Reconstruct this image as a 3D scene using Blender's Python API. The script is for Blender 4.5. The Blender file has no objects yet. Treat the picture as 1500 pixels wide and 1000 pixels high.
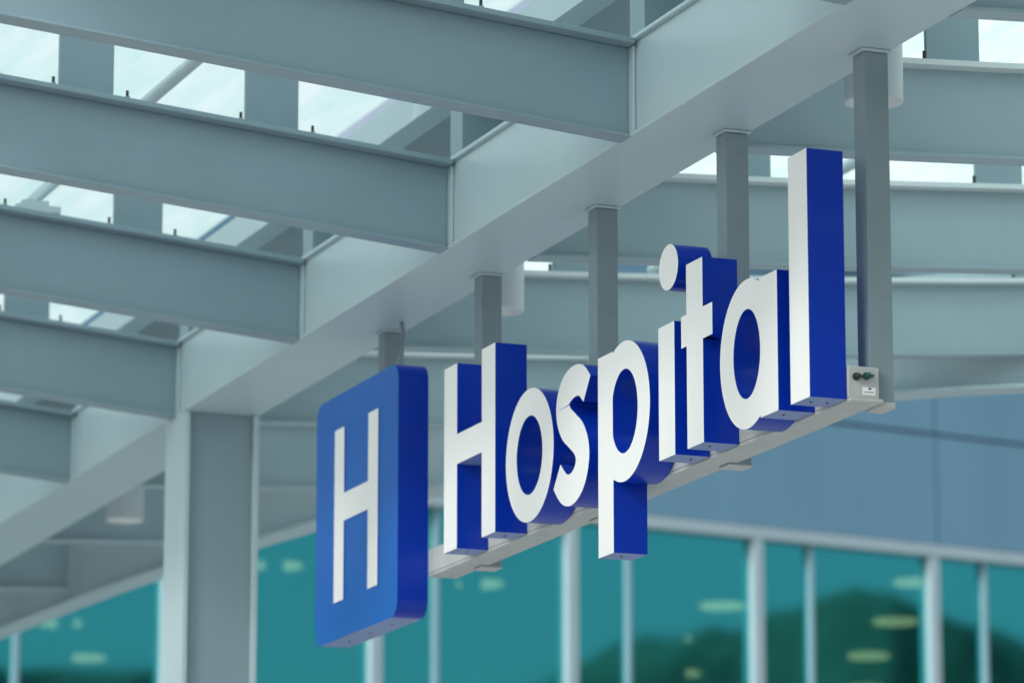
import bpy, bmesh, math, random
from mathutils import Vector, Matrix, noise
random.seed(4)
sc = bpy.context.scene
COL = sc.collection

# ------------------------------------------------------------ materials
def new_mat(name):
    m = bpy.data.materials.new(name); m.use_nodes = True
    nt = m.node_tree
    return m, nt, nt.nodes, nt.links, nt.nodes['Principled BSDF']

def paint(name, col, rough=0.5, var=0.06, scale=1.2, metallic=0.0, coat=0.0, bump=0.0, streak=False, crough=.15, grime=0.0, spec=.5):
    m, nt, N, L, b = new_mat(name)
    tc = N.new('ShaderNodeTexCoord')
    mp = N.new('ShaderNodeMapping')
    if streak: mp.inputs['Scale'].default_value = (3, 3, 0.5)
    L.new(tc.outputs['Object'], mp.inputs['Vector'])
    no = N.new('ShaderNodeTexNoise'); no.inputs['Scale'].default_value = scale
    no.inputs['Detail'].default_value = 8; no.inputs['Roughness'].default_value = 0.62
    L.new(mp.outputs[0], no.inputs['Vector'])
    cr = N.new('ShaderNodeValToRGB')
    cr.color_ramp.elements[0].position = 0.3; cr.color_ramp.elements[1].position = 0.72
    cr.color_ramp.elements[0].color = (*[c*(1-var) for c in col], 1)
    cr.color_ramp.elements[1].color = (*[min(1, c*(1+var)) for c in col], 1)
    L.new(no.outputs['Fac'], cr.inputs['Fac'])
    colout = cr.outputs[0]
    if grime:
        n3 = N.new('ShaderNodeTexNoise'); n3.inputs['Scale'].default_value = 9; n3.inputs['Detail'].default_value = 10
        L.new(tc.outputs['Object'], n3.inputs['Vector'])
        c3 = N.new('ShaderNodeValToRGB'); c3.color_ramp.elements[0].position = .60; c3.color_ramp.elements[1].position = .74
        c3.color_ramp.elements[0].color = (0,0,0,1); c3.color_ramp.elements[1].color = (grime,grime,grime,1)
        L.new(n3.outputs['Fac'], c3.inputs[0])
        mx = N.new('ShaderNodeMix'); mx.data_type = 'RGBA'
        L.new(c3.outputs[0], mx.inputs[0]); L.new(colout, mx.inputs[6])
        mx.inputs[7].default_value = (*[c*.55 for c in col],1); colout = mx.outputs[2]
    L.new(colout, b.inputs['Base Color'])
    mr = N.new('ShaderNodeMapRange')
    mr.inputs['To Min'].default_value = rough*0.9; mr.inputs['To Max'].default_value = min(1, rough*1.1)
    L.new(no.outputs['Fac'], mr.inputs['Value']); L.new(mr.outputs[0], b.inputs['Roughness'])
    b.inputs['Metallic'].default_value = metallic
    b.inputs['Specular IOR Level'].default_value = spec
    b.inputs['Coat Weight'].default_value = coat
    b.inputs['Coat Roughness'].default_value = crough
    if bump:
        bp = N.new('ShaderNodeBump'); bp.inputs['Strength'].default_value = bump; bp.inputs['Distance'].default_value = 0.01
        n2 = N.new('ShaderNodeTexNoise'); n2.inputs['Scale'].default_value = scale*3
        L.new(tc.outputs['Object'], n2.inputs['Vector'])
        L.new(n2.outputs['Fac'], bp.inputs['Height']); L.new(bp.outputs[0], b.inputs['Normal'])
    return m

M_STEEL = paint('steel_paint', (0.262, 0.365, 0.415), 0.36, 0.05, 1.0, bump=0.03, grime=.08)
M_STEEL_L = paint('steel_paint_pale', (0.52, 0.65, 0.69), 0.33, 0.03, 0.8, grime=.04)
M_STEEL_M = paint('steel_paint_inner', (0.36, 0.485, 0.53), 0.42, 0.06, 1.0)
M_POST = paint('post_paint', (0.24, 0.32, 0.35), 0.36, 0.08, 2.5, grime=.2)
M_BAR = paint('rail_paint', (0.48, 0.51, 0.50), 0.5, 0.08, 4, streak=True, grime=.4)
M_WHITE = paint('white_acrylic', (0.91, 0.93, 0.92), 0.35, 0.012, 2.0)
M_BLUE = paint('blue_enamel', (0.0008, 0.034, 0.42), 0.30, 0.06, 2.0, coat=0.15, crough=.1, spec=.25)
M_BLUEB = paint('blue_enamel_bounce_tint', (0.19, 0.27, 0.54), 0.4, 0.10, 3.0)  # paler blue for flat undersides: light bounced off the ground, put into the colour
M_BLUEP = paint('blue_panel_face', (0.010, 0.120, 0.52), 0.30, 0.10, 0.9, coat=0.3)
M_DARK = paint('dark_metal', (0.03, 0.035, 0.035), 0.45, 0.1, 6)
M_GREEN = paint('green_knob_plastic', (0.015, 0.09, 0.06), 0.35, 0.1, 6)
M_CLAD = paint('wall_cladding', (0.135, 0.285, 0.395), 0.5, 0.06, 0.25, streak=True)
M_FRAME = paint('window_frame_paint', (0.23, 0.39, 0.45), 0.45, 0.05, 1)
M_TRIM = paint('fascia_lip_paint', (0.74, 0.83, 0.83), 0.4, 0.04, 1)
M_CAN = paint('downlight_housing', (0.66, 0.74, 0.76), 0.4, 0.03, 3)
M_INT = paint('interior_plaster', (0.35, 0.5, 0.5), 0.8, 0.08, 0.6)
M_INTD = paint('interior_partition', (0.06, 0.22, 0.22), 0.8, 0.15, 0.3)
M_GROUND = paint('concrete_ground', (0.45, 0.45, 0.44), 0.9, 0.12, 0.3)
M_ASPH = paint('asphalt', (0.055, 0.055, 0.057), 0.9, 0.2, 2)
M_LINE = paint('road_paint', (0.7, 0.7, 0.68), 0.7, 0.1, 5)
M_KERB = paint('kerb_stone', (0.35, 0.35, 0.33), 0.85, 0.1, 3)
M_FOL = paint('foliage', (0.10, 0.125, 0.09), 0.9, 0.45, 0.12)  # paled: haze over the distant hill is put into the leaf colour

def glass_roof():
    m, nt, N, L, b = new_mat('frosted_roof_glass')
    N.remove(b); out = N['Material Output']
    tr = N.new('ShaderNodeBsdfTransparent'); tr.inputs[0].default_value = (0.90, 0.98, 0.96, 1)
    tl = N.new('ShaderNodeBsdfTranslucent')
    tc = N.new('ShaderNodeTexCoord'); mp = N.new('ShaderNodeMapping'); mp.inputs['Scale'].default_value = (0.7, 4, 1)
    mp.inputs['Rotation'].default_value = (0, 0, 0.5)
    no = N.new('ShaderNodeTexNoise'); no.inputs['Scale'].default_value = 1.6; no.inputs['Detail'].default_value = 6
    L.new(tc.outputs['Object'], mp.inputs[0]); L.new(mp.outputs[0], no.inputs['Vector'])
    cr = N.new('ShaderNodeValToRGB')
    cr.color_ramp.elements[0].position = .35; cr.color_ramp.elements[1].position = .7
    cr.color_ramp.elements[0].color = (0.80, 0.96, 0.92, 1); cr.color_ramp.elements[1].color = (0.95, 0.99, 0.98, 1)
    L.new(no.outputs['Fac'], cr.inputs[0]); L.new(cr.outputs[0], tl.inputs[0])
    mx = N.new('ShaderNodeMixShader')
    mr = N.new('ShaderNodeMapRange'); mr.inputs['To Min'].default_value = .6; mr.inputs['To Max'].default_value = .85
    L.new(no.outputs['Fac'], mr.inputs[0]); L.new(mr.outputs[0], mx.inputs[0])
    L.new(tr.outputs[0], mx.inputs[1]); L.new(tl.outputs[0], mx.inputs[2]); L.new(mx.outputs[0], out.inputs[0])
    return m
M_ROOF = glass_roof()

def glass_window():
    m, nt, N, L, b = new_mat('teal_window_glass')
    N.remove(b); out = N['Material Output']
    tr = N.new('ShaderNodeBsdfTransparent'); tr.inputs[0].default_value = (0.42, 0.76, 0.72, 1)
    gl = N.new('ShaderNodeBsdfGlossy'); gl.inputs[0].default_value = (0.08, 0.58, 0.61, 1); gl.inputs['Roughness'].default_value = 0.03
    tc = N.new('ShaderNodeTexCoord')
    no = N.new('ShaderNodeTexNoise'); no.inputs['Scale'].default_value = 0.35
    L.new(tc.outputs['Object'], no.inputs['Vector'])
    bp = N.new('ShaderNodeBump'); bp.inputs['Strength'].default_value = .2; bp.inputs['Distance'].default_value = .02
    L.new(no.outputs['Fac'], bp.inputs['Height']); L.new(bp.outputs[0], gl.inputs['Normal'])
    mx = N.new('ShaderNodeMixShader'); mx.inputs[0].default_value = 0.60
    L.new(tr.outputs[0], mx.inputs[1]); L.new(gl.outputs[0], mx.inputs[2]); L.new(mx.outputs[0], out.inputs[0])
    return m
M_WIN = glass_window()

def emis(name, col, s):
    m, nt, N, L, b = new_mat(name)
    b.inputs['Base Color'].default_value = (*col, 1)
    b.inputs['Emission Color'].default_value = (*col, 1); b.inputs['Emission Strength'].default_value = s
    return m
M_LAMP = emis('ceiling_lamp_lens', (1.0, 0.45, 0.24), 4.6)
M_LENS = emis('downlight_lens', (1.0, 0.93, 0.8), 0.6)

# ------------------------------------------------------------ mesh builder
class MB:
    def __init__(s): s.bm = bmesh.new(); s.mats = []
    def mi(s, m):
        if m not in s.mats: s.mats.append(m)
        return s.mats.index(m)
    def poly8(s, v, mat):
        vs = [s.bm.verts.new(p) for p in v]; k = s.mi(mat)
        for f in ((0,3,2,1),(4,5,6,7),(0,1,5,4),(1,2,6,5),(2,3,7,6),(3,0,4,7)):
            fc = s.bm.faces.new([vs[i] for i in f]); fc.material_index = k
    def box(s, x0,x1,y0,y1,z0,z1, mat):
        s.poly8([(x0,y0,z0),(x1,y0,z0),(x1,y1,z0),(x0,y1,z0),(x0,y0,z1),(x1,y0,z1),(x1,y1,z1),(x0,y1,z1)], mat)
    def ramp(s, x0,x1, ya,za, yb,zb, h, mat):
        s.poly8([(x0,ya,za),(x1,ya,za),(x1,yb,zb),(x0,yb,zb),(x0,ya,za+h),(x1,ya,za+h),(x1,yb,zb+h),(x0,yb,zb+h)], mat)
    def obox(s, o, d, n, s0,s1, n0,n1, z0,z1, mat):
        P = lambda a,b,z: (o[0]+d[0]*a+n[0]*b, o[1]+d[1]*a+n[1]*b, z)
        s.poly8([P(s0,n0,z0),P(s1,n0,z0),P(s1,n1,z0),P(s0,n1,z0),P(s0,n0,z1),P(s1,n0,z1),P(s1,n1,z1),P(s0,n1,z1)], mat)
    def cyl(s, p0, p1, r, mat, seg=24, r1=None, cap=True):
        p0, p1 = Vector(p0), Vector(p1); ax = (p1-p0).normalized()
        u = ax.orthogonal().normalized(); w = ax.cross(u); r1 = r if r1 is None else r1
        a = [s.bm.verts.new(p0+(u*math.cos(t)+w*math.sin(t))*r) for t in [2*math.pi*i/seg for i in range(seg)]]
        b = [s.bm.verts.new(p1+(u*math.cos(t)+w*math.sin(t))*r1) for t in [2*math.pi*i/seg for i in range(seg)]]
        k = s.mi(mat)
        for i in range(seg):
            f = s.bm.faces.new((a[i],a[(i+1)%seg],b[(i+1)%seg],b[i])); f.material_index = k; f.smooth = True
        if cap:
            for ring in (a[::-1], b):
                vs = [s.bm.verts.new(v.co) for v in ring]
                f = s.bm.faces.new(vs); f.material_index = k
    def done(s, name, parent=None, bevel=0.0):
        bmesh.ops.recalc_face_normals(s.bm, faces=s.bm.faces)
        me = bpy.data.meshes.new(name); s.bm.to_mesh(me); s.bm.free()
        for m in s.mats: me.materials.append(m)
        ob = bpy.data.objects.new(name, me); COL.objects.link(ob)
        if parent: ob.parent = parent
        if bevel:
            b = ob.modifiers.new('bevel', 'BEVEL'); b.width = bevel; b.segments = 2; b.limit_method = 'ANGLE'; b.angle_limit = math.radians(50)
        return ob
def empty(name):
    e = bpy.data.objects.new(name, None); COL.objects.link(e); return e

# ------------------------------------------------------------ sign letters
YF = 6.0; DEP = 0.135; BASE = 2.797
def ell(cx, cz, rx, rz, t0=0, t1=360, n=64, p=2.0):
    out = []
    for i in range(n+1 if abs(t1-t0) < 360 else n):
        t = math.radians(t0+(t1-t0)*i/n); c, s = math.cos(t), math.sin(t)
        k = 2.0/p
        out.append((cx+rx*math.copysign(abs(c)**k, c), cz+rz*math.copysign(abs(s)**k, s)))
    return out
def glyph(name, loops, x0, z0, parent, yf=YF, dep=DEP, front=M_WHITE, side=M_BLUE):
    cu = bpy.data.curves.new(name, 'CURVE'); cu.dimensions = '2D'; cu.fill_mode = 'BOTH'; cu.extrude = dep/2
    for lp in loops:
        sp = cu.splines.new('POLY'); sp.points.add(len(lp)-1)
        for i, (x, z) in enumerate(lp): sp.points[i].co = (x, z, 0, 1)
        sp.use_cyclic_u = True
    tmp = bpy.data.objects.new('tmp', cu); COL.objects.link(tmp)
    dg = bpy.context.evaluated_depsgraph_get(); dg.update()
    me = bpy.data.meshes.new_from_object(tmp.evaluated_get(dg))
    bpy.data.objects.remove(tmp)
    bm = bmesh.new(); bm.from_mesh(me)
    for v in bm.verts:
        x, z, d = v.co; v.co = (x0+x, yf+dep/2-d, z0+z)
    bmesh.ops.remove_doubles(bm, verts=bm.verts, dist=1e-5)
    bmesh.ops.recalc_face_normals(bm, faces=bm.faces)
    bm.normal_update()
    for f in bm.faces:
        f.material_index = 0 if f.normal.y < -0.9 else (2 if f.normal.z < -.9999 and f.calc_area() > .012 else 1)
        f.smooth = abs(f.normal.y) < .5
    for e in bm.edges:
        if len(e.link_faces) == 2:
            a = e.link_faces[0].normal.angle(e.link_faces[1].normal, 0)
            e.smooth = a < math.radians(22)
        else: e.smooth = False
    me.materials.clear(); bm.to_mesh(me); bm.free()
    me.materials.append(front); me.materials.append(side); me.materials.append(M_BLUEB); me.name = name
    ob = bpy.data.objects.new(name, me); COL.objects.link(ob); ob.parent = parent
    return ob

sign = empty('hospital_sign')
CAP, XH, W = 0.763, 0.487, 0.150
def H_loop(w=0.583, st=0.15):
    c0, c1 = 0.345, 0.468
    return [[(0,0),(st,0),(st,c0),(w-st,c0),(w-st,0),(w,0),(w,CAP),(w-st,CAP),(w-st,c1),(st,c1),(st,CAP),(0,CAP)]]
glyph('letter_H', H_loop(), -16.228, BASE, sign)
glyph('letter_o', [ell(.253,.243,.253,.262), ell(.253,.243,.137,.155)], -15.527, BASE, sign)
cp = [(.322,.395),(.262,.438),(.185,.446),(.108,.421),(.078,.362),(.110,.302),(.178,.258),(.243,.214),(.277,.150),(.250,.080),(.178,.040),(.095,.048),(.018,.108)]
def catmull(P, n=8):
    out = []
    for i in range(len(P)-1):
        a = P[max(i-1,0)]; b = P[i]; c = P[i+1]; d = P[min(i+2,len(P)-1)]
        for j in range(n):
            t = j/n
            out.append(tuple(0.5*((2*b[k])+(-a[k]+c[k])*t+(2*a[k]-5*b[k]+4*c[k]-d[k])*t*t+(-a[k]+3*b[k]-3*c[k]+d[k])*t**3) for k in (0,1)))
    out.append(P[-1]); return out
c = catmull(cp); Lf, Rt = [], []
for i, p in enumerate(c):
    q0 = c[max(i-1,0)]; q1 = c[min(i+1,len(c)-1)]
    tx, tz = q1[0]-q0[0], q1[1]-q0[1]; l = math.hypot(tx, tz); nx, nz = -tz/l, tx/l
    u = i/(len(c)-1); w = 0.056+0.012*math.sin(math.pi*u)
    Lf.append((p[0]+nx*w, p[1]+nz*w)); Rt.append((p[0]-nx*w, p[1]-nz*w))
glyph('letter_s', [Lf+Rt[::-1]], -15.005, BASE, sign)
def bowl_letter(desc, mirror=False, wtot=0.494):
    st = .146; cx = .250; rx = wtot-cx; rz = .262; cz = .243
    th = math.degrees(math.acos((st-cx)/rx))
    arc = ell(cx, cz, rx, rz, -th, th, 56)
    outer = [(0,desc),(st,desc)]+arc+[(st,XH),(0,XH)]
    ix = rx-.118; iz = rz-.105
    hole = ell(cx+.004, cz, ix, iz, 0, 360, 56)
    hole = [(max(x, st-.004), z) for x, z in hole]
    h2 = []
    for q in hole:
        if not h2 or math.hypot(q[0]-h2[-1][0], q[1]-h2[-1][1]) > 1e-4: h2.append(q)
    lp = [outer, h2]
    if mirror: lp = [[(wtot-x, z) for x, z in l][::-1] for l in lp]
    return lp
glyph('letter_p', bowl_letter(-.267), -14.573, BASE, sign)
glyph('letter_i', [[(0,0),(W-.005,0),(W-.005,XH),(0,XH)]], -13.997, BASE, sign)
glyph('dot_of_i', [ell(.085,.082,.087,.084)], -13.985, BASE+.612, sign)
glyph('letter_t', [[(.048,0),(.192,0),(.192,.372),(.275,.372),(.275,XH),(.192,XH),(.192,.668),(.048,.668),(.048,XH),(0,XH),(0,.372),(.048,.372)]], -13.790, BASE, sign)
glyph('letter_a', bowl_letter(0, True, .480), -13.452, BASE, sign)
glyph('letter_l', [[(0,0),(W,0),(W,.853),(0,.853)]], -12.872, BASE, sign)
def rrect(x0,x1,z0,z1,r,n=10):
    o = []
    for cx,cz,t in ((x1-r,z1-r,0),(x0+r,z1-r,90),(x0+r,z0+r,180),(x1-r,z0+r,270)):
        for i in range(n+1):
            a = math.radians(t+90*i/n); o.append((cx+r*math.cos(a), cz+r*math.sin(a)))
    return o
glyph('square_panel', [rrect(-17.862,-16.787,2.622,3.704,.075)], 0, 0, sign, front=M_BLUEP)
glyph('panel_letter_H', H_loop(.572,.128), -17.602, 2.785, sign, yf=YF-.004, dep=.0035)
sb = MB()
for (x, y) in [(-12.80,6.04),(-12.80,6.10),(-13.04,6.05),(-13.66,6.05),(-13.92,6.09),(-14.50,6.06),(-15.72,6.07),(-16.15,6.07)]:
    z = BASE if abs(x+14.5) > .01 else BASE-.267
    sb.cyl((x,y,z-.003),(x,y,z+.003),.0045,M_DARK,10)
for x in (-17.6,-17.32,-17.05): sb.cyl((x,6.07,2.619),(x,6.07,2.626),.005,M_DARK,10)
sb.done('fixing_screws', sign)
rb = MB()
rb.box(-16.786,-12.738, 6.137,6.226, 2.803,2.905, M_BAR)
rb.box(-16.786,-12.70, 6.1375,6.262, 2.790,2.802, M_BAR)
rb.box(-12.737,-12.714, 6.1375,6.252, 2.803,2.912, M_BAR)
rb.done('mounting_rail', sign, 0.003)
kb = MB()
for y, z, mm in ((6.166,2.875,M_DARK),(6.204,2.879,M_GREEN)):
    kb.cyl((-12.714,y,z),(-12.706,y,z),.013,mm,16); kb.cyl((-12.706,y,z),(-12.694,y+.006,z+.003),.008,mm,12)
    kb.box(-12.712,-12.690,y-.003,y+.020,z-.004,z+.003,mm)
kb.box(-12.7138,-12.7125,6.190,6.238,2.815,2.842,M_WHITE)
kb.box(-12.7124,-12.7118,6.212,6.222,2.834,2.840,M_DARK)
kb.box(-12.7124,-12.7118,6.196,6.232,2.824,2.826,M_DARK)
kb.done('switch_box_end', sign)
BZ = 4.027
hb = MB()
for x in (-12.828,-13.985,-15.228,-16.492,-17.700):
    last = x > -12.9
    hb.box(x,x+.09, 6.230,6.320, 2.803 if last else 2.786,BZ-.012, M_POST)
    hb.box(x-.012,x+.102, 6.218,6.3285, BZ-.0105,BZ-.001, M_STEEL_L)
    hb.box(x-.004,x+.094, 6.2625 if last else 6.2275,6.3235, 2.780,2.7865 if not last else 2.8025, M_BAR)
hb.done('hanger_posts', sign, 0.004)
cu = bpy.data.curves.new('conduit','CURVE'); cu.dimensions='3D'; cu.bevel_depth=.009; cu.bevel_resolution=4
sp = cu.splines.new('BEZIER'); pts=[(-17.45,6.25,4.03),(-17.40,6.24,3.93),(-17.38,6.2,3.80),(-17.38,6.12,3.66)]
sp.bezier_points.add(3)
for i,p in enumerate(pts):
    bp=sp.bezier_points[i]; bp.co=p; bp.handle_left_type=bp.handle_right_type='AUTO'
cu.materials.append(M_POST)
co = bpy.data.objects.new('conduit',cu); COL.objects.link(co); co.parent=sign

# ------------------------------------------------------------ canopy
can = empty('steel_canopy')
b = MB()
X0, X1 = -33.0, -4.0
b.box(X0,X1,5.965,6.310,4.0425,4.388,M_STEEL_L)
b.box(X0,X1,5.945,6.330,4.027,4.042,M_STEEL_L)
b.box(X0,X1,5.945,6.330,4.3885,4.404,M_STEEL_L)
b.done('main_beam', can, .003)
SL = 0.09; YE = 2.6; SR = 0.045
RX = [-14.145+1.92*k for k in range(-9,6)]
FAS = [(-36,6.6),(-30,6.75),(-27,6.95),(-24.5,7.2),(-22.6,7.55),(-20.8,7.95),(-19.4,8.4),(-18.5,8.95),(-18.05,9.7),(-17.8,10.8),(-17.65,12),(-17.6,13.4)]
def fy(x):
    if x > -17.6: return 13.3
    for (xa,ya),(xb,yb) in zip(FAS,FAS[1:]):
        if xa <= x <= xb: return ya+(yb-ya)*(x-xa)/(xb-xa)
    return 13.3
b = MB()
for x in RX:
    zt = 4.392; hb_ = .355
    ya = 5.950
    ze = SL*(ya-YE)
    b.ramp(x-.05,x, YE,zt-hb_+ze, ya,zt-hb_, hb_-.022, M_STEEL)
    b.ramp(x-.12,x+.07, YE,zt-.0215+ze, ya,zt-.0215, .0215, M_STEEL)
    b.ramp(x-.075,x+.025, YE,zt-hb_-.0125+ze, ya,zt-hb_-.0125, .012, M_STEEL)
    b.box(x-.09,x+.04, 5.951,5.9635, 4.046,4.372, M_STEEL_L)
b.done('rafters_outer', can, .003)
b = MB()
for x in RX:
    yf_ = fy(x)-.08; zt = 4.392; n = 6
    for i in range(n):
        y0 = 6.332+(yf_-6.332)*i/n; y1 = 6.332+(yf_-6.332)*(i+1)/n
        f = lambda y: SR*(y-6.33)+.012*(y-6.33)**2*.5
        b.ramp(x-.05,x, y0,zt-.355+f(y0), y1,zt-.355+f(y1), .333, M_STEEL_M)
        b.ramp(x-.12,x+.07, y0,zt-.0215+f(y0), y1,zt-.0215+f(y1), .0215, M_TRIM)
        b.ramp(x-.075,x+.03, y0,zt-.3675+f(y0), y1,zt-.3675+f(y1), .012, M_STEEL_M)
b.done('rafters_inner', can)
b = MB()
for j, x in enumerate(RX):
    for y0 in (2.75,3.53,4.31,5.09):
        zb = 4.393+SL*(5.95-y0-.11)
        b.box(x-.055,x-.035, y0,y0+.225, zb-.02,zb+.40, M_STEEL)
        for yy in (y0-.045,y0+.26):
            zz = 4.393+SL*(5.95-yy)
            b.cyl((x+.045,yy,zz-.003),(x+.045,yy,zz+.033),.0065,M_DARK,8)
            b.cyl((x+.045,yy,zz-.003),(x+.045,yy,zz+.008),.012,M_STEEL,6)
    for y0 in (7.2,8.4,9.6,10.8):
        if y0 < fy(x)-.3:
            zb = 4.392+SR*(y0-6.33)+.006*(y0-6.33)**2
            b.box(x-.055,x-.035, y0,y0+.225, zb-.01,zb+.36, M_STEEL)
            b.cyl((x+.045,y0-.05,zb),(x+.045,y0-.05,zb+.035),.008,M_DARK,8)
    if abs(round((x+17.985)/3.84)*3.84-(x+17.985)) < .1:
        for y0, s_, zz in ((4.62,1,4.393+SL*1.2),(7.75,-1,4.392+SR*1.5+.012)):
            b.box(x-.02,x+.06, y0,y0+.20, zz,zz+.03, M_STEEL_L)
            b.box(x,x+.045, y0+.03,y0+.15, zz+.03,zz+.055, M_STEEL_L)
            b.cyl((x+.02,y0+.08,zz+.05),(x-.12,y0+.30,zz+.27),.018,M_STEEL_L,12)
b.done('glazing_supports', can)
b = MB()
for y, z, r in ((4.98,4.83,.028),(3.4,4.97,.028)):
    b.cyl((X0,y,z),(X1,y,z),r,M_STEEL_L,16)
b.cyl((-19.2,8.2,4.80),(X1,8.2,4.80),.028,M_STEEL_L,16)
b.box(X0,X1,5.98,6.10,4.70,4.84,M_STEEL_L)
b.box(X0,X1,6.102,7.1,4.80,4.86,M_STEEL)
b.box(X0,X1,YE-.1,YE-.002,4.33,4.80,M_STEEL)
for x in RX:
    b.box(x-.10,x+.04,6.0,6.2,4.405,4.70,M_STEEL)
b.done('purlins', can)
b = MB()
n = 14
for i in range(n):
    xa = X0+(X1-X0)*i/n; xb = X0+(X1-X0)*(i+1)/n-.02
    zl = 4.87+SL*(5.95-YE)
    b.ramp(xa,xb, YE-.1,zl, 5.98,4.87, .012, M_ROOF)
    y1 = max(7.4,fy((xa+xb)/2)-.1)
    b.ramp(xa,xb, 7.1,4.865, y1,4.87+.08*(y1-7.1), .012, M_ROOF)
b.done('roof_glazing', can)
fp = catmull(FAS, 8)
b = MB()
def sweep(off, z0, z1, th, mat, dz=.045):
    k = b.mi(mat); rows = []
    for i, p in enumerate(fp):
        q0 = fp[max(i-1,0)]; q1 = fp[min(i+1,len(fp)-1)]
        tx, ty = q1[0]-q0[0], q1[1]-q0[1]; l = math.hypot(tx,ty); nx, ny = -ty/l, tx/l
        e = dz*(p[1]-6.33)
        a = (p[0]+nx*off, p[1]+ny*off); c_ = (p[0]+nx*(off+th), p[1]+ny*(off+th))
        rows.append([b.bm.verts.new((a[0],a[1],z0+e)), b.bm.verts.new((c_[0],c_[1],z0+e)), b.bm.verts.new((c_[0],c_[1],z1+e)), b.bm.verts.new((a[0],a[1],z1+e))])
    for r0, r1 in zip(rows, rows[1:]):
        for m_ in range(4):
            f = b.bm.faces.new((r0[m_],r1[m_],r1[(m_+1)%4],r0[(m_+1)%4])); f.material_index = k; f.smooth = False
sweep(0.02,3.96,4.34,.04,M_STEEL_L)
sweep(-0.07,4.342,4.42,.13,M_TRIM)
sweep(-0.06,3.94,3.958,.16,M_STEEL_L)
sweep(0.3,4.42,4.60,.05,M_STEEL_L)
b.done('curved_fascia', can)
for i, xc in enumerate((-19.885,-31.4,-4.6)):
    b = MB()
    b.box(xc-.165,xc+.165,5.948,5.976,-1.6,4.026,M_STEEL_L)
    b.box(xc-.165,xc+.165,6.300,6.328,-1.6,4.026,M_STEEL_L)
    b.box(xc-.15,xc+.135,5.977,6.299,-1.6,4.026,M_STEEL)
    b.box(xc-.26,xc+.26,5.86,6.42,-1.58,-1.55,M_STEEL)
    b.done('steel_column', None, .004)
for x in (-13.38,-17.1,-22.95,-26.6):
    b = MB(); y = 6.58; r = .105
    b.cyl((x,y,4.03),(x,y,4.34),r,M_CAN,40,cap=False)
    b.cyl((x,y,4.03),(x,y,4.028),r,M_CAN,40,r1=r*.80,cap=False)
    b.cyl((x,y,4.028),(x,y,4.12),r*.80,M_CAN,40,r1=r*.6,cap=False)
    b.cyl((x,y,4.10),(x,y,4.11),r*.66,M_LENS,32)
    b.cyl((x,y,4.34),(x,y,4.36),r*1.06,M_CAN,40)
    b.cyl((x,y,4.36),(x,y,4.80),.02,M_STEEL,12)
    b.done('downlight')

# ------------------------------------------------------------ building
bld = empty('hospital_building')
O = (-40.3,16.28); D = (-.165,.9863); Nn = (.9863,.165)
S0, S1 = -31.9, 27.4
b = MB()
rows = [(7.52,8.70),(8.735,9.6),(9.63,10.4)]
s = S0
while s < S1-.1:
    for z0, z1 in rows+[(2.62,4.0)]:
        b.obox(O,D,Nn, s+4.63-4.56+.014, s+4.63-.014, -.08,0.0, z0,z1, M_CLAD)
    s += 4.56
b.obox(O,D,Nn,S0,S1+4,-.30,-.10,7.50,10.38,M_DARK)
b.obox(O,D,Nn,S0,S1+4,-.30,-.10,2.6,4.0,M_DARK)
b.obox(O,D,Nn,S0,S1+4,-.35,.10,10.41,10.6,M_FRAME)
b.obox(O,D,Nn,S0,S1+4,-15,-.36,10.40,10.5,M_CLAD)
b.done('wall_cladding_panels', bld)
b = MB()
b.obox(O,D,Nn,S0,S1+4,-.10,.07,7.37,7.495,M_STEEL_M)
b.obox(O,D,Nn,S0,S1+4,-.10,.07,4.02,4.15,M_FRAME)
k = -14
while k*2.28 < S1+3:
    s = k*2.28
    for z0, z1 in ((4.151,7.369),(-1.6,2.6)):
        b.obox(O,D,Nn,s-.06,s+.06,-.10,.06,z0,z1,M_STEEL_M)
        b.obox(O,D,Nn,s+.70-.025,s+.70+.025,-.08,.02,z0,z1,M_FRAME)
        if z0 > 0: b.obox(O,D,Nn,s+1.5-.03,s+1.5+.03,-.60,-.52,z0,z1,M_TRIM)
        if z0 > 0: b.obox(O,D,Nn,s+1.62,s+1.74,-1.1,-1.0,z0,z1,M_TRIM)
    k += 1
b.done('window_frames', bld)
b = MB()
k = -14
while k*2.28 < S1+3:
    for s0, s1 in ((k*2.28+.06,k*2.28+.675), (k*2.28+.725,k*2.28+2.22)):
        b.obox(O,D,Nn,s0,s1,-.06,-.045,4.151,7.369,M_WIN)
        b.obox(O,D,Nn,s0,s1,-.06,-.045,-1.6,2.6,M_WIN)
    k += 1
b.done('window_glass', bld)
b = MB()
b.obox(O,D,Nn,S0,S1+4,-15,-.37,7.40,7.48,M_INT)
b.obox(O,D,Nn,S0,S1+4,-15,-.37,3.9,4.0,M_INT)
b.obox(O,D,Nn,S0,S1+4,-15.2,-15.01,-1.6,10.3,M_INTD)
for s in (-9,3.2,15): b.obox(O,D,Nn,s,s+.15,-14.9,-3,4.01,7.39,M_INTD)
b.obox(O,D,Nn,S0-.3,S0-.02,-15.2,0.0,-1.6,10.4,M_CLAD)
b.obox(O,D,Nn,S1+4.02,S1+4.3,-15.2,0.0,-1.6,10.4,M_CLAD)
b.done('interior', bld)
b = MB()
for i in range(-9,12):
    for j in range(5):
        s = i*2.9+(j%2)*1.45+random.uniform(-.3,.3); nn = -1.6-j*2.6
        p = (O[0]+D[0]*s+Nn[0]*nn, O[1]+D[1]*s+Nn[1]*nn)
        if random.random() < .30: continue
        b.cyl((p[0],p[1],7.36),(p[0],p[1],7.398),.26,M_LAMP,24)
b.done('ceiling_lamps', bld)

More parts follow.
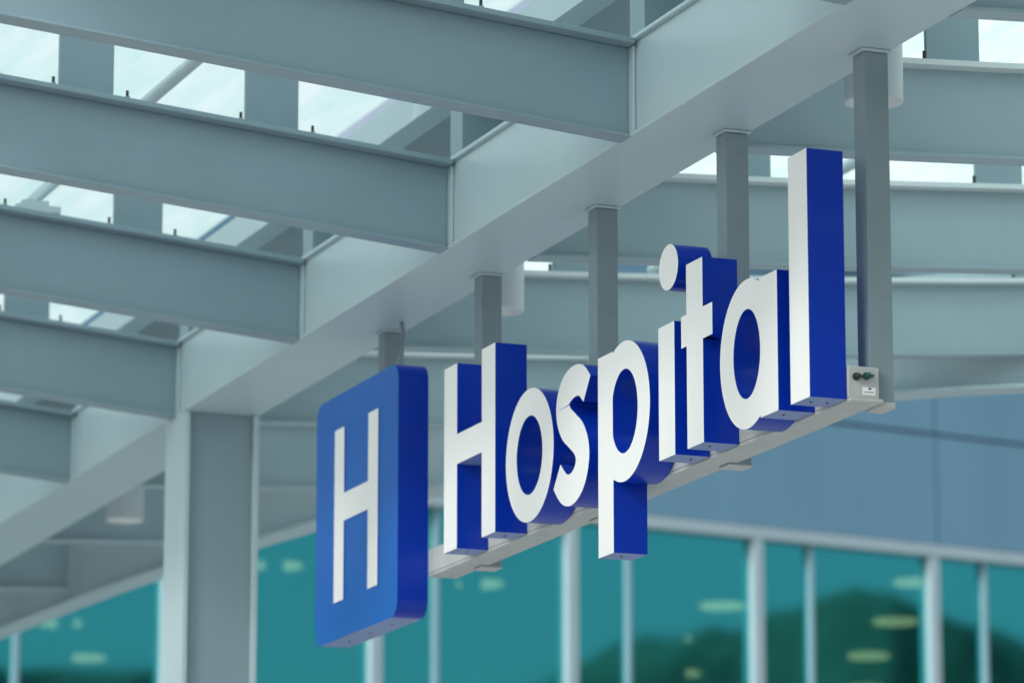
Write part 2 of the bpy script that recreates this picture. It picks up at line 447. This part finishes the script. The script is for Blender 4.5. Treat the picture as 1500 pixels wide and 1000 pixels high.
# ------------------------------------------------------------ ground, road, trees
b = MB(); b.box(-900,900,-900,900,-1.9,-1.6,M_GROUND); b.done('ground')
b = MB()
b.box(-60,60,-14,-4,-1.599,-1.594,M_ASPH); ob = b.done('road')
b = MB()
for i in range(-10,10): b.box(i*6,i*6+3,-9.06,-8.94,-1.593,-1.590,M_LINE)
b.done('road_marking')
b = MB(); b.box(-60,60,-3.99,-3.84,-1.6,-1.47,M_KERB); b.done('kerb', None, .02)
bm = bmesh.new(); grid = []
for i in range(161):
    row = []
    ang = math.radians(5+80*i/160)
    for j in range(26):
        R = 150+j*3.0
        x, y = -42+R*math.cos(ang), 16+R*math.sin(ang)
        prof = math.sin(min(1,j/14)*math.pi/2)
        h = 33+8*noise.noise(Vector((ang*7,0,3)))+3*noise.noise(Vector((ang*19,1,7)))
        z = -1.6+h*prof+1.8*noise.noise(Vector((x*.16,y*.16,0)))+1.0*noise.noise(Vector((x*.5,y*.5,4)))
        if j == 0: z = -1.7
        row.append(bm.verts.new((x,y,z)))
    grid.append(row)
for i in range(160):
    for j in range(25): bm.faces.new((grid[i][j],grid[i+1][j],grid[i+1][j+1],grid[i][j+1]))
me = bpy.data.meshes.new('wooded_hill'); bm.to_mesh(me); bm.free(); me.materials.append(M_FOL)
COL.objects.link(bpy.data.objects.new('wooded_hill', me))

# ------------------------------------------------------------ light
EL = math.radians(31); az = math.atan2(.40,-.91)
sd = Vector((math.sin(az)*math.cos(EL), math.cos(az)*math.cos(EL), math.sin(EL)))
w = bpy.data.worlds.new('World'); sc.world = w; w.use_nodes = True
N = w.node_tree.nodes; L = w.node_tree.links; bg = N['Background']
sky = N.new('ShaderNodeTexSky'); sky.sky_type = 'NISHITA'; sky.sun_disc = False
sky.sun_elevation = EL; sky.sun_rotation = az; sky.dust_density = 2.0; sky.air_density = 1.0
hs = N.new('ShaderNodeHueSaturation'); hs.inputs['Saturation'].default_value = .65
L.new(sky.outputs[0], hs.inputs['Color']); L.new(hs.outputs[0], bg.inputs[0]); bg.inputs[1].default_value = 0.15
sl = bpy.data.lights.new('sun','SUN'); sl.energy = 3.5; sl.angle = math.radians(12); sl.color = (1,.98,.95)
so = bpy.data.objects.new('sun', sl); COL.objects.link(so); so.rotation_euler = sd.to_track_quat('Z','Y').to_euler()

# ------------------------------------------------------------ camera
cam = bpy.data.cameras.new('camera'); cam.sensor_width = 36; cam.lens = 151.2; cam.clip_end = 3000
cob = bpy.data.objects.new('camera', cam); COL.objects.link(cob); sc.camera = cob
F = Vector((-.9323*.978, .3618*.978, .208))
cob.location = (0,0,0); cob.rotation_euler = F.to_track_quat('-Z','Y').to_euler()
cam.dof.use_dof = True; cam.dof.focus_distance = 15.4; cam.dof.aperture_fstop = 2.8
sc.view_settings.view_transform = 'Standard'; sc.view_settings.look = 'None'; sc.view_settings.exposure = 0
